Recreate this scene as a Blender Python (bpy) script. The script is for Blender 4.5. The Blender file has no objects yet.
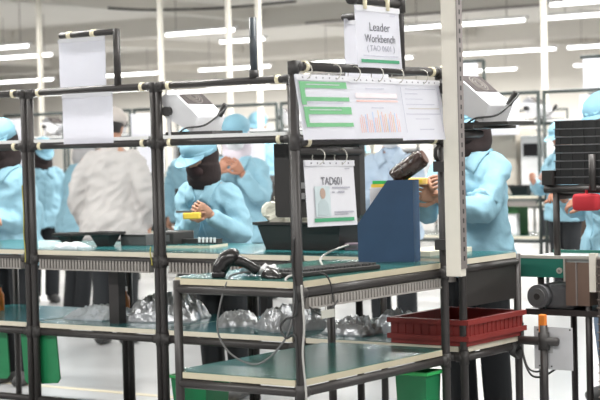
import bpy, bmesh, math, random
from mathutils import Vector, Matrix, noise
from mathutils.bvhtree import BVHTree
random.seed(7)
R = math.radians
PI = math.pi
col = bpy.context.scene.collection
V = Vector

# ------------------------------------------------------------------ materials
MATS = {}
def mat(name, rgb, rough=.5, metal=0., var=.06, scale=12., bump=0., bscale=60., coat=0., trans=0., alpha=1., spec=.5):
    if name in MATS: return MATS[name]
    m = bpy.data.materials.new(name); m.use_nodes = True
    nt = m.node_tree; b = nt.nodes['Principled BSDF']
    tc = nt.nodes.new('ShaderNodeTexCoord'); nz = nt.nodes.new('ShaderNodeTexNoise')
    nz.inputs['Scale'].default_value = scale; nz.inputs['Detail'].default_value = 4
    nt.links.new(tc.outputs['Object'], nz.inputs['Vector'])
    rp = nt.nodes.new('ShaderNodeValToRGB')
    rp.color_ramp.elements[0].position = .3; rp.color_ramp.elements[1].position = .7
    rp.color_ramp.elements[0].color = (*[max(0, c*(1-var)) for c in rgb], 1)
    rp.color_ramp.elements[1].color = (*[min(1, c*(1+var)) for c in rgb], 1)
    nt.links.new(nz.outputs['Fac'], rp.inputs['Fac']); nt.links.new(rp.outputs['Color'], b.inputs['Base Color'])
    b.inputs['Roughness'].default_value = rough; b.inputs['Metallic'].default_value = metal
    b.inputs['Specular IOR Level'].default_value = spec
    b.inputs['Coat Weight'].default_value = coat; b.inputs['Transmission Weight'].default_value = trans
    b.inputs['Alpha'].default_value = alpha
    if bump:
        n2 = nt.nodes.new('ShaderNodeTexNoise'); n2.inputs['Scale'].default_value = bscale
        nt.links.new(tc.outputs['Object'], n2.inputs['Vector'])
        bp = nt.nodes.new('ShaderNodeBump'); bp.inputs['Strength'].default_value = bump; bp.inputs['Distance'].default_value = .01
        nt.links.new(n2.outputs['Fac'], bp.inputs['Height']); nt.links.new(bp.outputs['Normal'], b.inputs['Normal'])
    MATS[name] = m; return m
def emis(name, rgb, st):
    if name in MATS: return MATS[name]
    m = bpy.data.materials.new(name); m.use_nodes = True
    b = m.node_tree.nodes['Principled BSDF']
    b.inputs['Base Color'].default_value = (*rgb, 1); b.inputs['Emission Color'].default_value = (*rgb, 1)
    b.inputs['Emission Strength'].default_value = st
    MATS[name] = m; return m
PIPE = mat('pipe_black', (.034, .030, .029), .42)
PIPEG = mat('pipe_green_black', (.036, .047, .045), .42)
JOINT = mat('joint_black', (.030, .027, .026), .55)
CREAM = mat('edge_cream', (.68, .63, .51), .5, var=.03)
CREAM2 = mat('edge_sand', (.50, .45, .33), .55, var=.04)
CLIP = mat('clip_cream', (.80, .73, .52), .5)
ESD = mat('esd_mat_teal', (.020, .130, .135), .2, var=.12, scale=4, spec=.6)
ESDG = mat('esd_mat_green', (.018, .105, .090), .22, var=.12, scale=4, spec=.6)
DUCT = mat('duct_grey', (.30, .28, .26), .6)
WHITE = mat('white_paint', (.82, .82, .82), .4, var=.02)
IVORY = mat('ivory_paint', (.74, .70, .62), .45, var=.03)
STEEL = mat('slotted_steel', (.30, .27, .26), .45, .5)
PAPER = mat('paper_white', (.78, .78, .83), .6, var=.015)
PAPERS = mat('paper_sleeve', (.66, .66, .70), .3, var=.02)
INK = mat('ink_dark', (.13, .13, .15), .7)
INKG = mat('ink_grey', (.38, .38, .44), .7)
INKL = mat('ink_pale', (.55, .55, .63), .7)
GREEN = mat('print_green', (.15, .42, .20), .6)
GREEN2 = mat('print_deep_green', (.05, .30, .15), .6)
PINK = mat('print_pink', (.80, .50, .45), .6)
ORANGE_P = mat('print_orange', (.80, .55, .30), .6)
BLUE_P = mat('print_blue', (.45, .58, .80), .6)
BLACKP = mat('black_plastic', (.028, .026, .025), .45)
BLACKG = mat('black_gloss', (.020, .018, .018), .22)
GREYP = mat('grey_box', (.10, .10, .10), .6)
BLUEF = mat('file_blue', (.028, .066, .135), .5, bump=.05, bscale=300)
REDP = mat('crate_red', (.23, .026, .022), .55)
REDC = mat('red_cloth', (.42, .02, .03), .85)
GREENP = mat('green_plastic', (.014, .20, .075), .4)
GREENR = mat('green_rim', (.04, .45, .12), .35)
COATB = mat('coat_blue', (.265, .47, .575), .8, var=.05, scale=8, bump=.5, bscale=22)
CAPB = mat('cap_blue', (.22, .42, .53), .75, var=.05)
COATW = mat('coat_white', (.46, .44, .43), .75, var=.04, bump=.2, bscale=22)
COATP = mat('coat_pale', (.40, .50, .62), .75, var=.04, bump=.2, bscale=22)
CAPW = mat('cap_beige', (.55, .50, .47), .8)
HIJD = mat('hijab_dark', (.020, .011, .011), .85, bump=.2)
HIJL = mat('hijab_lilac', (.66, .60, .66), .8, bump=.2)
HIJG = mat('hijab_grey', (.42, .41, .42), .8, bump=.2)
MASKD = mat('mask_maroon', (.032, .014, .015), .8)
MASKW = mat('mask_white', (.80, .80, .82), .7)
SKIN = mat('skin', (.46, .25, .17), .55, var=.06)
SKIND = mat('skin_tan', (.42, .20, .13), .55, var=.06)
EYE = mat('eye_dark', (.02, .012, .01), .3)
PANT = mat('trousers_dark', (.010, .012, .015), .85)
JEANS = mat('jeans', (.10, .14, .20), .85, var=.2, scale=20)
SHOE = mat('shoe', (.05, .05, .05), .6)
HAIR = mat('hair', (.015, .012, .012), .5)
SILVER = mat('silver_pouch', (.50, .51, .53), .3, .55, var=.2, scale=18, bump=.5, bscale=35)
POLY = mat('clear_bag', (.62, .66, .70), .15, .2, var=.15, bump=.5, bscale=40)
FOAM = mat('white_foam', (.82, .80, .68), .8, bump=.3)
BROWNP = mat('brown_panel', (.16, .105, .08), .5)
GRILLE = mat('fan_grille', (.055, .045, .045), .5)
IONW = mat('ionizer_white', (.80, .80, .82), .35, var=.02)
IONG = mat('ionizer_side', (.66, .66, .68), .4, var=.02)
MOTOR = mat('motor_grey', (.10, .10, .105), .55)
YEL = mat('yellow', (.75, .52, .06), .5)
ORNG = mat('orange_lever', (.75, .22, .03), .45)
CABLE = mat('cable_black', (.025, .025, .025), .5)
CABLEG = mat('cable_grey', (.40, .39, .37), .5)
CABLEY = mat('cable_yellow', (.42, .38, .08), .5)
AMBER = mat('amber', (.35, .12, .03), .3)
CONVG = mat('conveyor_green', (.015, .15, .11), .4)
ALU = mat('aluminium', (.55, .53, .48), .4, .6)
BELT = mat('belt_grey', (.40, .42, .42), .35)
TUBE = emis('tube_light', (1, .99, .96), 9)
LED = emis('red_led', (1, .03, .06), 4)
STRIP = emis('led_strip', (1, 1, .98), 1.0)

def translucent(m, f):
    nt = m.node_tree; out = nt.nodes['Material Output']; b = nt.nodes['Principled BSDF']
    tr = nt.nodes.new('ShaderNodeBsdfTranslucent'); mx = nt.nodes.new('ShaderNodeMixShader'); mx.inputs[0].default_value = f
    tr.inputs['Color'].default_value = (.86, .86, .90, 1)
    nt.links.new(b.outputs[0], mx.inputs[1]); nt.links.new(tr.outputs[0], mx.inputs[2]); nt.links.new(mx.outputs[0], out.inputs[0])
translucent(PAPER, .5)
# ------------------------------------------------------------------ helpers
class MB:
    def __init__(s): s.bm = bmesh.new()
    def box(s, x0, x1, y0, y1, z0, z1, M=None):
        vs = [s.bm.verts.new((x, y, z)) for z in (z0, z1) for y in (y0, y1) for x in (x0, x1)]
        for f in ((0, 2, 3, 1), (4, 5, 7, 6), (0, 1, 5, 4), (2, 6, 7, 3), (0, 4, 6, 2), (1, 3, 7, 5)):
            s.bm.faces.new([vs[i] for i in f])
        if M is not None: bmesh.ops.transform(s.bm, matrix=M, verts=vs)
        return s
    def prism(s, pts, d, axis='y'):
        """closed outline pts (a,b) extruded d[0]..d[1] along axis"""
        def mk(a, b, c):
            return (a, c, b) if axis == 'y' else ((c, a, b) if axis == 'x' else (a, b, c))
        A = [s.bm.verts.new(mk(a, b, d[0])) for a, b in pts]; B = [s.bm.verts.new(mk(a, b, d[1])) for a, b in pts]
        n = len(pts)
        s.bm.faces.new(A); s.bm.faces.new(B[::-1])
        for i in range(n): s.bm.faces.new((A[i], B[i], B[(i+1) % n], A[(i+1) % n]))
        return s
    def rings(s, rings, cap=True):
        """rings: lists of equal-length points"""
        L = [[s.bm.verts.new(p) for p in r] for r in rings]; n = len(L[0])
        for a, b in zip(L, L[1:]):
            for i in range(n): s.bm.faces.new((a[i], a[(i+1) % n], b[(i+1) % n], b[i]))
        if cap: s.bm.faces.new(L[0][::-1]); s.bm.faces.new(L[-1])
        return s
    def tube(s, pts, r, seg=10, ry=None):
        pts = [V(p) for p in pts]; n = len(pts)
        rs = list(r) if isinstance(r, (list, tuple)) else [r]*n
        t0 = (pts[1]-pts[0]).normalized()
        u = t0.orthogonal().normalized(); out = []
        for i in range(n):
            t = ((pts[min(i+1, n-1)]-pts[max(i-1, 0)])).normalized()
            u = (u - t*u.dot(t)).normalized(); w = t.cross(u)
            out.append([pts[i]+(u*math.cos(2*PI*k/seg)+w*math.sin(2*PI*k/seg))*rs[i] for k in range(seg)])
        return s.rings(out)
    def ell(s, c, r, su=18, sv=12, M=None, fn=None):
        c = V(c); rr = []
        for j in range(sv+1):
            th = -PI/2*.985 + PI*.985*j/sv
            ring = []
            for k in range(su):
                ph = 2*PI*k/su
                d = V((math.cos(th)*math.cos(ph), math.cos(th)*math.sin(ph), math.sin(th)))
                p = V((d.x*r[0], d.y*r[1], d.z*r[2])) + c
                if fn: p = fn(p, d)
                if M is not None: p = M @ p
                ring.append(p)
            rr.append(ring)
        return s.rings(rr)
    def eloft(s, L, seg=20, fn=None, pw=2.0):
        """L: (center, rx, ry); horizontal superellipse rings"""
        rr = []
        for c, rx, ry in L:
            ring = []
            for k in range(seg):
                a = 2*PI*k/seg; cx, sx = math.cos(a), math.sin(a)
                p = V((c[0]+rx*math.copysign(abs(cx)**(2/pw), cx), c[1]+ry*math.copysign(abs(sx)**(2/pw), sx), c[2]))
                ring.append(fn(p) if fn else p)
            rr.append(ring)
        return s.rings(rr)
    def build(s, name, m, parent=None, smooth=False, bevel=0, loc=None, keep=None):
        bmesh.ops.recalc_face_normals(s.bm, faces=s.bm.faces)
        me = bpy.data.meshes.new(name); s.bm.to_mesh(me); s.bm.free()
        me.materials.append(m)
        if smooth:
            for p in me.polygons: p.use_smooth = True
        o = bpy.data.objects.new(name, me); col.objects.link(o)
        if parent: o.parent = parent
        if loc: o.location = loc
        if bevel:
            b = o.modifiers.new('bevel', 'BEVEL'); b.width = bevel; b.segments = 2; b.limit_method = 'ANGLE'
        return o
def cat(pts, n=8):
    pts = [V(p) for p in pts]; out = []
    for i in range(len(pts)-1):
        p0 = pts[max(i-1, 0)]; p1 = pts[i]; p2 = pts[i+1]; p3 = pts[min(i+2, len(pts)-1)]
        for k in range(n):
            t = k/n
            out.append(.5*((2*p1)+(p2-p0)*t+(2*p0-5*p1+4*p2-p3)*t*t+(3*p1-p0-3*p2+p3)*t**3))
    out.append(pts[-1]); return out
def tag(o, label, cate, group=None, kind=None):
    if label: o['label'] = label
    if cate: o['category'] = cate
    if group: o['group'] = group
    if kind: o['kind'] = kind
    return o
def thing(name, label, cate, loc=(0, 0, 0), rz=0, group=None):
    o = bpy.data.objects.new(name, None); col.objects.link(o)
    o.location = loc; o.rotation_euler = (0, 0, R(rz)); o.empty_display_size = .05
    return tag(o, label, cate, group)
def struct(o): o['kind'] = 'structure'; return o
def dup(root, loc=None, rz=None, label=None, group=None):
    def cp(o, par):
        c = o.copy(); col.objects.link(c)
        if par: c.parent = par
        for ch in [x for x in bpy.data.objects if x.parent == o]: cp(ch, c)
        return c
    r = cp(root, None)
    if loc is not None: r.location = loc
    if rz is not None: r.rotation_euler[2] = R(rz)
    if label: r['label'] = label
    if group: r['group'] = group
    return r
def evmesh(o):
    dg = bpy.context.evaluated_depsgraph_get()
    me = bpy.data.meshes.new_from_object(o.evaluated_get(dg)); return me
def remesh(bm, voxel, smooth=4):
    bmesh.ops.recalc_face_normals(bm, faces=bm.faces)
    me = bpy.data.meshes.new('tmp'); bm.to_mesh(me); bm.free()
    o = bpy.data.objects.new('tmp', me); col.objects.link(o)
    m = o.modifiers.new('r', 'REMESH'); m.mode = 'VOXEL'; m.voxel_size = voxel
    if smooth:
        q = o.modifiers.new('s', 'SMOOTH'); q.iterations = smooth; q.factor = .5
    me2 = evmesh(o); b = MB(); b.bm.from_mesh(me2)
    bpy.data.objects.remove(o); bpy.data.meshes.remove(me); bpy.data.meshes.remove(me2)
    return b
def text(s, parent, name, m, x, z, w, h, y=-.0022):
    """lettering fitted in a box w x h centred at local x,z and facing local -y"""
    cu = bpy.data.curves.new('t', 'FONT'); cu.body = s; cu.extrude = .0
    o = bpy.data.objects.new('t', cu); col.objects.link(o)
    me = evmesh(o); bpy.data.objects.remove(o); bpy.data.curves.remove(cu)
    xs = [v.co.x for v in me.vertices]; ys = [v.co.y for v in me.vertices]
    x0, x1, y0, y1 = min(xs), max(xs), min(ys), max(ys)
    bm = bmesh.new(); bm.from_mesh(me); bpy.data.meshes.remove(me)
    for v in bm.verts:
        v.co = V((x+((v.co.x-x0)/(x1-x0)-.5)*w, y, z+((v.co.y-y0)/(y1-y0)-.5)*h))
    b = MB(); b.bm.free(); b.bm = bm
    r = bmesh.ops.extrude_face_region(bm, geom=bm.faces[:])
    bmesh.ops.translate(bm, vec=(0, .0006, 0), verts=[e for e in r['geom'] if isinstance(e, bmesh.types.BMVert)])
    return b.build(name, m, parent)

# ------------------------------------------------------------------ camera
sc = bpy.context.scene
cam = bpy.data.cameras.new('camera'); co = bpy.data.objects.new('camera', cam); col.objects.link(co)
yw, pt, rl = R(35.8976), R(-1.7357), R(1.4027)
fw = V((-math.sin(yw)*math.cos(pt), math.cos(yw)*math.cos(pt), math.sin(pt)))
rt = V((math.cos(yw), math.sin(yw), 0)); up = rt.cross(fw)
cr = rt*math.cos(rl)-up*math.sin(rl); cu_ = up*math.cos(rl)+rt*math.sin(rl)
M = Matrix((cr, cu_, -fw)).transposed().to_4x4(); M.translation = V((3.3422, -4.615, 1.30))
co.matrix_world = M
cam.sensor_width = 36; cam.lens = 1677.39*36/600; cam.clip_end = 200
cam.dof.use_dof = True; cam.dof.focus_distance = 6.7; cam.dof.aperture_fstop = 5.0
sc.camera = co
sc.view_settings.view_transform = 'Standard'; sc.view_settings.look = 'None'
sc.view_settings.exposure = -0.55; sc.view_settings.gamma = 1.0; sc.view_settings.use_curve_mapping = False
w = bpy.data.worlds.new('world'); sc.world = w; w.use_nodes = True
w.node_tree.nodes['Background'].inputs[0].default_value = (.92, .96, 1, 1)
w.node_tree.nodes['Background'].inputs[1].default_value = .36

# ------------------------------------------------------------------ room
FLOORM = mat('floor_epoxy', (.37, .375, .38), .28, var=.04, scale=.8)
CEILM = mat('ceiling_paint', (.70, .67, .62), .8, var=.03, scale=.5)
WALLM = mat('wall_paint', (.78, .75, .70), .8, var=.03, scale=.5)
struct(MB().box(-38, 7, -6.5, 32.2, -.1, 0).build('floor', FLOORM))
struct(MB().box(-38, 7, -3.5, 32.2, 3.7, 3.8).build('ceiling', CEILM))
struct(MB().box(-38, 7, 32, 32.2, 0, 3.7).build('wall_back', WALLM))
struct(MB().box(-38.2, -38, -3.5, 32.2, 0, 3.7).build('wall_left', WALLM))
struct(MB().box(-38, 7, 31.97, 32, 0, .12).build('baseboard_back', mat('baseboard_grey', (.3, .3, .3), .6)))
n = 0
for y in (11.2, 18.4, 25.6):
    n += 1; struct(MB().box(-38, 7, y-.15, y+.15, 3.38, 3.7).build('trim_%d' % n, CEILM))
for x in (-26, -20, -14, -8):
    n += 1; struct(MB().box(x-.1, x+.1, 9.5, 31.9, 3.5, 3.7).build('trim_%d' % n, CEILM))
tag(MB().box(-6, -.2, 2.13, 2.19, 0, .002).build('floor_line', mat('line_yellow', (.60, .54, .40), .4)), 'yellow line marked along the pale floor behind the front workbenches', 'floor marking')

# ceiling lamps -------------------------------------------------------
def lamp_proto(L):
    t = thing('ceiling_lamp', None, 'lamp')
    MB().box(-L/2, L/2, -.05, .05, .02, .06).build('housing', WHITE, t)
    MB().tube([(-L/2+.03, -.02, 0), (L/2-.03, -.02, 0)], .02, 8).build('tube', TUBE, t, True)
    for sx in (-1, 1): MB().tube([(sx*L*.35, 0, .06), (sx*L*.35, 0, .7)], .006, 6).build('rod', STEEL, t)
    return t
protos = {}
def lamp(x, y, L, label, power=42):
    if L not in protos: protos[L] = t = lamp_proto(L)
    else: t = dup(protos[L])
    t.location = (x, y, 3.0); t['label'] = label; t['group'] = 'ceiling tube lamps'
    li = bpy.data.lights.new('lamp_light', 'AREA'); li.shape = 'RECTANGLE'; li.size = L; li.size_y = .12; li.energy = power; li.color = (1, .985, .95)
    lo = bpy.data.objects.new('lamp_light', li); col.objects.link(lo); lo.parent = t; lo.location = (0, 0, -.03)
for x, L, lb in ((-11.85, 1.3, 'single tube lamp above the second white service pole'), (-15.95, 1.4, 'upper tube lamp at the left edge, hung in front of its lower twin'), (-5.6, 1.4, 'nearest tube lamp row, piece beyond the right edge'), (-19.6, 1.4, 'nearest tube lamp row, piece beyond the left edge')):
    lamp(x, 14.05, L, lb, 110)
for x, L, lb in ((-8.7, 2.1, 'long tube lamp crossing behind the ivory service column'), (-6.4, 1.9, 'tube lamp at the upper right edge, over the blue capped man'), (-17.35, 1.4, 'lower tube lamp at the left edge'), (-12.6, .9, 'short tube lamp left of the Leader Workbench sign')):
    lamp(x, 16.0, L, lb, 110)
for x, L, lb in ((-24.3, 2.2, 'far tube lamp low at the left edge behind the left sheet'), (-21.2, 2.2, 'far tube lamp just behind the blank left sign'), (-18.05, 1.9, 'far tube lamp crossing the lone upright pipe'), (-14.9, 2.4, 'far tube lamp behind the Leader Workbench sign'), (-11.75, 2.2, 'far tube lamp right of the ivory column over the right air blower'), (-9.5, 1.9, 'far tube lamp at the right edge')):
    lamp(x, 22.75, L, lb, 150)
for i, x in enumerate((-30, -26.5, -23, -19.5, -16, -12.5)):
    lamp(x, 29.2, 2.1, 'tube lamp of the farthest row, %s from the left' % ('first', 'second', 'third', 'fourth', 'fifth', 'sixth')[i], 130)
for i, x in enumerate((-9, -5.5, -2, 1.5)):
    lamp(x+4, 9.6, 2.4, 'added unseen tube lamp between second bench row and far rows, %s from the left' % ('first', 'second', 'third', 'fourth')[i], 110)  # extra row kept above the view, added to light the room
    lamp(x+3, -2.4, 2.4, 'unseen tube lamp added for frontal light near the camera, %s from the left' % ('first', 'second', 'third', 'fourth')[i], 22)  # overhead row outside the view, added for frontal light
    lamp(x, 7.2, 2.4, 'unseen tube lamp added over the aisle between the two bench rows, %s from the left' % ('first', 'second', 'third', 'fourth')[i], 22)  # out of view, put in to illuminate the aisle
    lamp(x+2, 1.6, 2.4, 'unseen tube lamp added over the front benches, %s from the left' % ('first', 'second', 'third', 'fourth')[i], 22)  # unseen row added to illuminate the front benches
tag(MB().tube(cat([(-13.2, 13.6, 3.42), (-12.6, 13.8, 3.36), (-11.5, 14.1, 3.33), (-10.4, 14.4, 3.36)]), .018, 8).build('hanging_conduit', PIPE, None, True), 'dark curved conduit hung under the ceiling above the blank left sign', 'conduit')
tag(MB().tube([(-13, 18.25, 3.4), (-6, 18.25, 3.4)], .02, 8).build('conduit', STEEL, None, True), 'thin straight conduit along the ceiling beam', 'conduit')

# ------------------------------------------------------------------ workbenches
def add_duct(root, x0, x1, z, y=-.012, h=.048):
    b = MB(); b.box(x0, x1, y+.010, y+.030, z-h, z-.004)
    b.box(x0, x1, y-.002, y+.03, z-h-.006, z-h)
    x = x0+.005
    while x < x1-.01:
        b.box(x, x+.010, y, y+.0105, z-h, z-.006); x += .0195
    b.build('cable_duct', DUCT, root)
def workbench(label, w, d, dd, zd=.85, zs=.5, zm=1.345, zt=1.6, pm=PIPE, mm=ESD, cm=CREAM, upper=True, shelf_board=True, foot=True, fine=True, rear=None, duct=True, group='pipe workbenches'):
    t = thing('workbench', label, 'workbench', group=group)
    r = .0165; xs = (.010, w-.010); rd = rear or d
    for x in xs:
        MB().tube([(x, 0, 0), (x, 0, zt+.012)], r).build('post', pm, t, True)
        MB().tube([(x, rd, 0), (x, rd, zd-.01)], r).build('post', pm, t, True)
    if upper:
        MB().tube([(.01, 0, zt), (w-.01, 0, zt)], r).build('top_rail', pm, t, True)
        MB().tube([(.01, 0, zm), (w-.01, 0, zm)], r).build('shelf_rail', pm, t, True)
    for y in (0.005, rd):
        MB().tube([(.01, y, zd-.042), (w-.01, y, zd-.042)], r).build('desk_rail', pm, t, True)
        MB().tube([(.01, y, zs-.045), (w-.01, y, zs-.045)], r).build('lower_rail', pm, t, True)
    if foot:
        MB().tube([(.02, 0, .13), (w-.02, 0, .13)], r).build('foot_rail', pm, t, True)
    for x in xs:
        MB().tube([(x, 0, zd-.042), (x, rd, zd-.042)], r*.95).build('cross_rail', pm, t, True)
        MB().tube([(x, 0, zs-.045), (x, rd, zs-.045)], r*.95).build('cross_rail', pm, t, True)
    for nm, z in (('worktop', zd), ('lower_shelf', zs)):
        o = MB().box(.036, w-.036, .0, dd, z-.024, z-.002).build(nm, cm, t)
        MB().box(.037, w-.037, .003, dd-.003, z-.002, z).build('mat', mm, o)
        MB().box(.002, .036, .018, rd-.02, z-.024, z-.002).build('edge_band', cm, o)
        MB().box(w-.036, w-.002, .018, rd-.02, z-.024, z-.002).build('edge_band', cm, o)
        MB().box(.004, .037, .020, rd-.022, z-.002, z).build('mat', mm, o)
        MB().box(w-.037, w-.004, .020, rd-.022, z-.002, z).build('mat', mm, o)
    if duct: add_duct(t, .05, w-.05, zd-.038 if shelf_board else zd-.056, h=.05 if shelf_board else .036)
    if shelf_board and upper:
        MB().box(.038, w-.038, -.008, .16, zm+.015, zm+.031).build('machine_shelf', WHITE, t)
        for x in xs: MB().tube([(x, 0, zm), (x, .17, zm)], r*.9).build('bracket', pm, t, True)
    if fine:
        zz = [zs-.045, zd-.042] + ([zm, zt] if upper else [])
        for x in xs:
            for z in zz:
                sx = 1 if x < w/2 else -1
                b = MB(); b.tube([(x, 0, z-.028), (x, 0, z+.028 if z < zt else z+.016)], r+.003); b.tube([(x, 0, z), (x+sx*.034, 0, z)], r+.003)
                b.build('joint', JOINT, t, True)
        for z in ([zt, zm] if upper else []):
            for x in (.075, w-.075):
                MB().tube([(x-.009, 0, z), (x+.009, 0, z)], r+.003).build('clip', CLIP, t, True)
    return t
YR = 1.145
w1 = workbench('pipe workbench at the left edge, cut off by the frame', .80, .677, .66); w1.location = (-3.24, YR, 0)
w2 = dup(w1, (-2.42, YR, 0), label='pipe workbench carrying the blank hanging sheets and the black totes')
w3 = workbench('pipe workbench with the left air blower, in front of the bent over worker', .76, .677, .66); w3.location = (-1.61, YR, 0)
w4 = workbench('end workbench with the red crate on its lower shelf, right air blower above', .82, .45, .44); w4.location = (-.85, YR, 0)
MB().box(.06, .70, .002, .03, 1.558, 1.578).build('under_rail_light', STRIP, w3)
for x in (.22, .60):
    pass
MB().box(.80, .812, .02, .43, .655, .80).build('side_panel', BLACKP, w4)
# middle support pipes of the second bench
MB().box(.395, .455, .10, .15, .5, .79).build('middle_support', PIPE, w2)
MB().box(.33, .37, .30, .34, .5, .79).build('middle_support', PIPE, w3)
# pale under-rail lamps
lb = workbench('leader workbench with hanging charts, nearest bench in the foreground', .98, .57, .57, rear=.538, zs=.513, zm=1.325, zt=1.583, cm=CREAM2, mm=ESDG, shelf_board=False, foot=False, group='pipe workbenches')
lb.rotation_euler[2] = R(90); lb.location = (-.012, -.012, 0)
# sign arm for the badge sheet
MB().tube([(.02, -.0, 1.295), (.39, -.012, 1.288)], .0135).build('sign_arm', PIPE, lb, True)
MB().tube([(.955, 0, 1.30), (.925, 0, 1.285), (.925, 0, 1.26), (.965, 0, 1.225)], .008).build('corner_brace', PIPE, lb, True)

# far rows -------------------------------------------------------------
far = workbench('x', .9, .7, .68, zm=1.47, zt=1.74, pm=PIPEG, foot=False, fine=False, duct=True, group='workbenches of the second row')
ords = ('first', 'second', 'third', 'fourth', 'fifth', 'sixth', 'seventh', 'eighth', 'ninth', 'tenth', 'eleventh', 'twelfth')
for i in range(8):
    o = far if i == 0 else dup(far)
    o.location = (-9.95+i*.935, 8.3, 0)
    o['label'] = '%s bench from the left in the second row behind the workers' % ords[i]
for i in range(9):
    o = dup(far); o.location = (-15.6+i*1.15, 15.2, 0); o['group'] = 'workbenches of the far row'
    o['label'] = '%s bench from the left in the far third row' % ords[i]

# service poles ---------------------------------------------------------
t = thing('service_column', 'tall ivory service column with slotted grey side in front of the benches', 'column', (.036, .893, 0))
MB().box(0, .066, 0, .04, .80, 3.7).build('ivory_face', IVORY, t, bevel=.003)
MB().box(.066, .071, .002, .040, .83, 3.7).build('slotted_side', STEEL, t)
b = MB(); z = .86
while z < 3.6: b.box(.0705, .0716, .015, .024, z, z+.018); z += .036
b.build('slots', BLACKP, t)
for z in (.9, 1.2, 1.5): MB().box(-.055, .002, .012, .05, z, z+.04).build('mounting_clamp', JOINT, t)
pp = None
for i, (x, lbx) in enumerate(((-9.675, 'white service pole showing beside the leftmost double post'), (-7.945, 'white service pole just left of the left air blower'), (-7.054, 'white service pole beside the lone upright pipe'), (-6.677, 'white service pole behind the covered worker with raised hands'), (-5.356, 'white service pole behind the Leader Workbench sign'), (-3.541, 'white service pole right of the right air blower'))):
    if pp is None:
        pp = thing('service_pole', lbx, 'pole', (x, 8.6, 0), 0, 'white service poles')
        MB().box(-.022, .022, -.022, .022, .85, 3.7).build('shaft', IVORY, pp)
        MB().box(-.035, .035, -.03, .035, .85, 1.0).build('socket_box', WHITE, pp)
    else: dup(pp, (x, 8.6, 0), label=lbx)

# ------------------------------------------------------------------ hanging sheets and signs
def sheet(name, label, cate, loc, rz, w, h, tilt=0, m=PAPER, roll=0, holes=True, group=None, rings=(), parent=None):
    t = thing(name, label, cate, loc, rz, group); t.rotation_euler = (R(tilt), R(roll), R(rz))
    b = MB(); nn = 10   # a slightly bowed sheet
    for i in range(nn):
        x0, x1 = i/nn, (i+1)/nn
        f = lambda x: -.004*math.sin(PI*x)
        y0, y1 = f(x0), f(x1)
        q = [(x0*w, y0), (x1*w, y1), (x1*w, y1+.0014), (x0*w, y0+.0014)]
        b.prism(q, (-h, 0), 'z')
    bmesh.ops.remove_doubles(b.bm, verts=b.bm.verts, dist=1e-5)
    b.build('sheet', m, t)
    MB().box(0, w, -.0052, -.0045, -.02, 0).build('sleeve_edge', PAPERS, t)
    if holes:
        b = MB()
        for k in range(7): b.box(w*(.12+.125*k)-.003, w*(.12+.125*k)+.003, -.0060, -.0052, -.013, -.008)
        b.build('punch_holes', INK, t)
    for x in rings:
        pts = [(x+.004*math.sin(a), .012+.027*math.cos(a)-.012, .012+.027*math.sin(a)) for a in [2*PI*k/14 for k in range(15)]]
        MB().tube(pts, .0018, 6).build('ring', ALU, t, True)
    return t
def bars(t, name, m, L, y=-.0058):
    b = MB()
    for x0, x1, z0, z1 in L: b.box(x0, x1, y, y+.0006, z0, z1)
    return b.build(name, m, t)
# leader rack charts (rail at z 1.583)
s1 = sheet('hanging_chart', 'white chart sheet with green table bands, first from the left on the leader rail', 'chart', (.012, -.030, 1.553), 90, .32, .225, -9, rings=(.07, .245), group='charts on the leader rail')
bars(s1, 'green_bands', GREEN, ((.012, .295, -.047, -.024), (.012, .04, -.105, -.047), (.04, .30, -.092, -.078), (.018, .303, -.138, -.112), (.018, .04, -.17, -.138), (.02, .303, -.182, -.168)))
bars(s1, 'table_text', PAPER, ((.05, .25, -.036, -.033), (.05, .24, -.124, -.121)), -.0066)
bars(s1, 'row_text', INKL, ((.05, .26, -.100, -.0975),))
s2 = sheet('hanging_chart', 'white chart sheet with pink and orange bar graph, middle of the leader rail', 'chart', (.012, .285, 1.550), 90, .312, .222, -9, rings=(.05, .2), group='charts on the leader rail')
bars(s2, 'chart_heading', INKL, ((.10, .22, -.042, -.039), (.12, .2, -.112, -.109)))
bars(s2, 'pale_table', mat('pale_table', (.78, .68, .70), .6), ((.03, .30, -.075, -.058),)); bars(s2, 'pink_table_row', PINK, ((.03, .30, -.089, -.0835),))
random.seed(3)
B1, B2, B3 = [], [], []
for k in range(22):
    x = .035+k*.012; hgt = .045+.035*random.random()
    (B1 if k % 4 < 2 else B2 if k % 4 == 2 and k > 8 else B1 if k % 4 == 2 else B3).append((x, x+.0035, -.2, -.2+hgt))
bars(s2, 'pink_bars', PINK, B1); bars(s2, 'orange_bars', ORANGE_P, B2 or [(.1, .103, -.2, -.15)]); bars(s2, 'blue_bars', BLUE_P, B3)
s3 = sheet('hanging_chart', 'white text sheet with thin grey lines, third on the leader rail beside the column', 'chart', (.012, .592, 1.548), 90, .315, .228, -9, rings=(.03, .2), group='charts on the leader rail')
bars(s3, 'grey_lines', INKL, ((.06, .27, -.037, -.034), (.05, .14, -.055, -.053), (.05, .17, -.075, -.073), (.05, .25, -.095, -.093), (.04, .28, -.132, -.129), (.10, .2, -.15, -.148), (.12, .22, -.19, -.187), (.025, .028, -.2, -.03), (.285, .287, -.2, -.03)))
bars(s3, 'tan_row', mat('tan_row', (.62, .58, .55), .6), ((.06, .28, -.112, -.108),))

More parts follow.
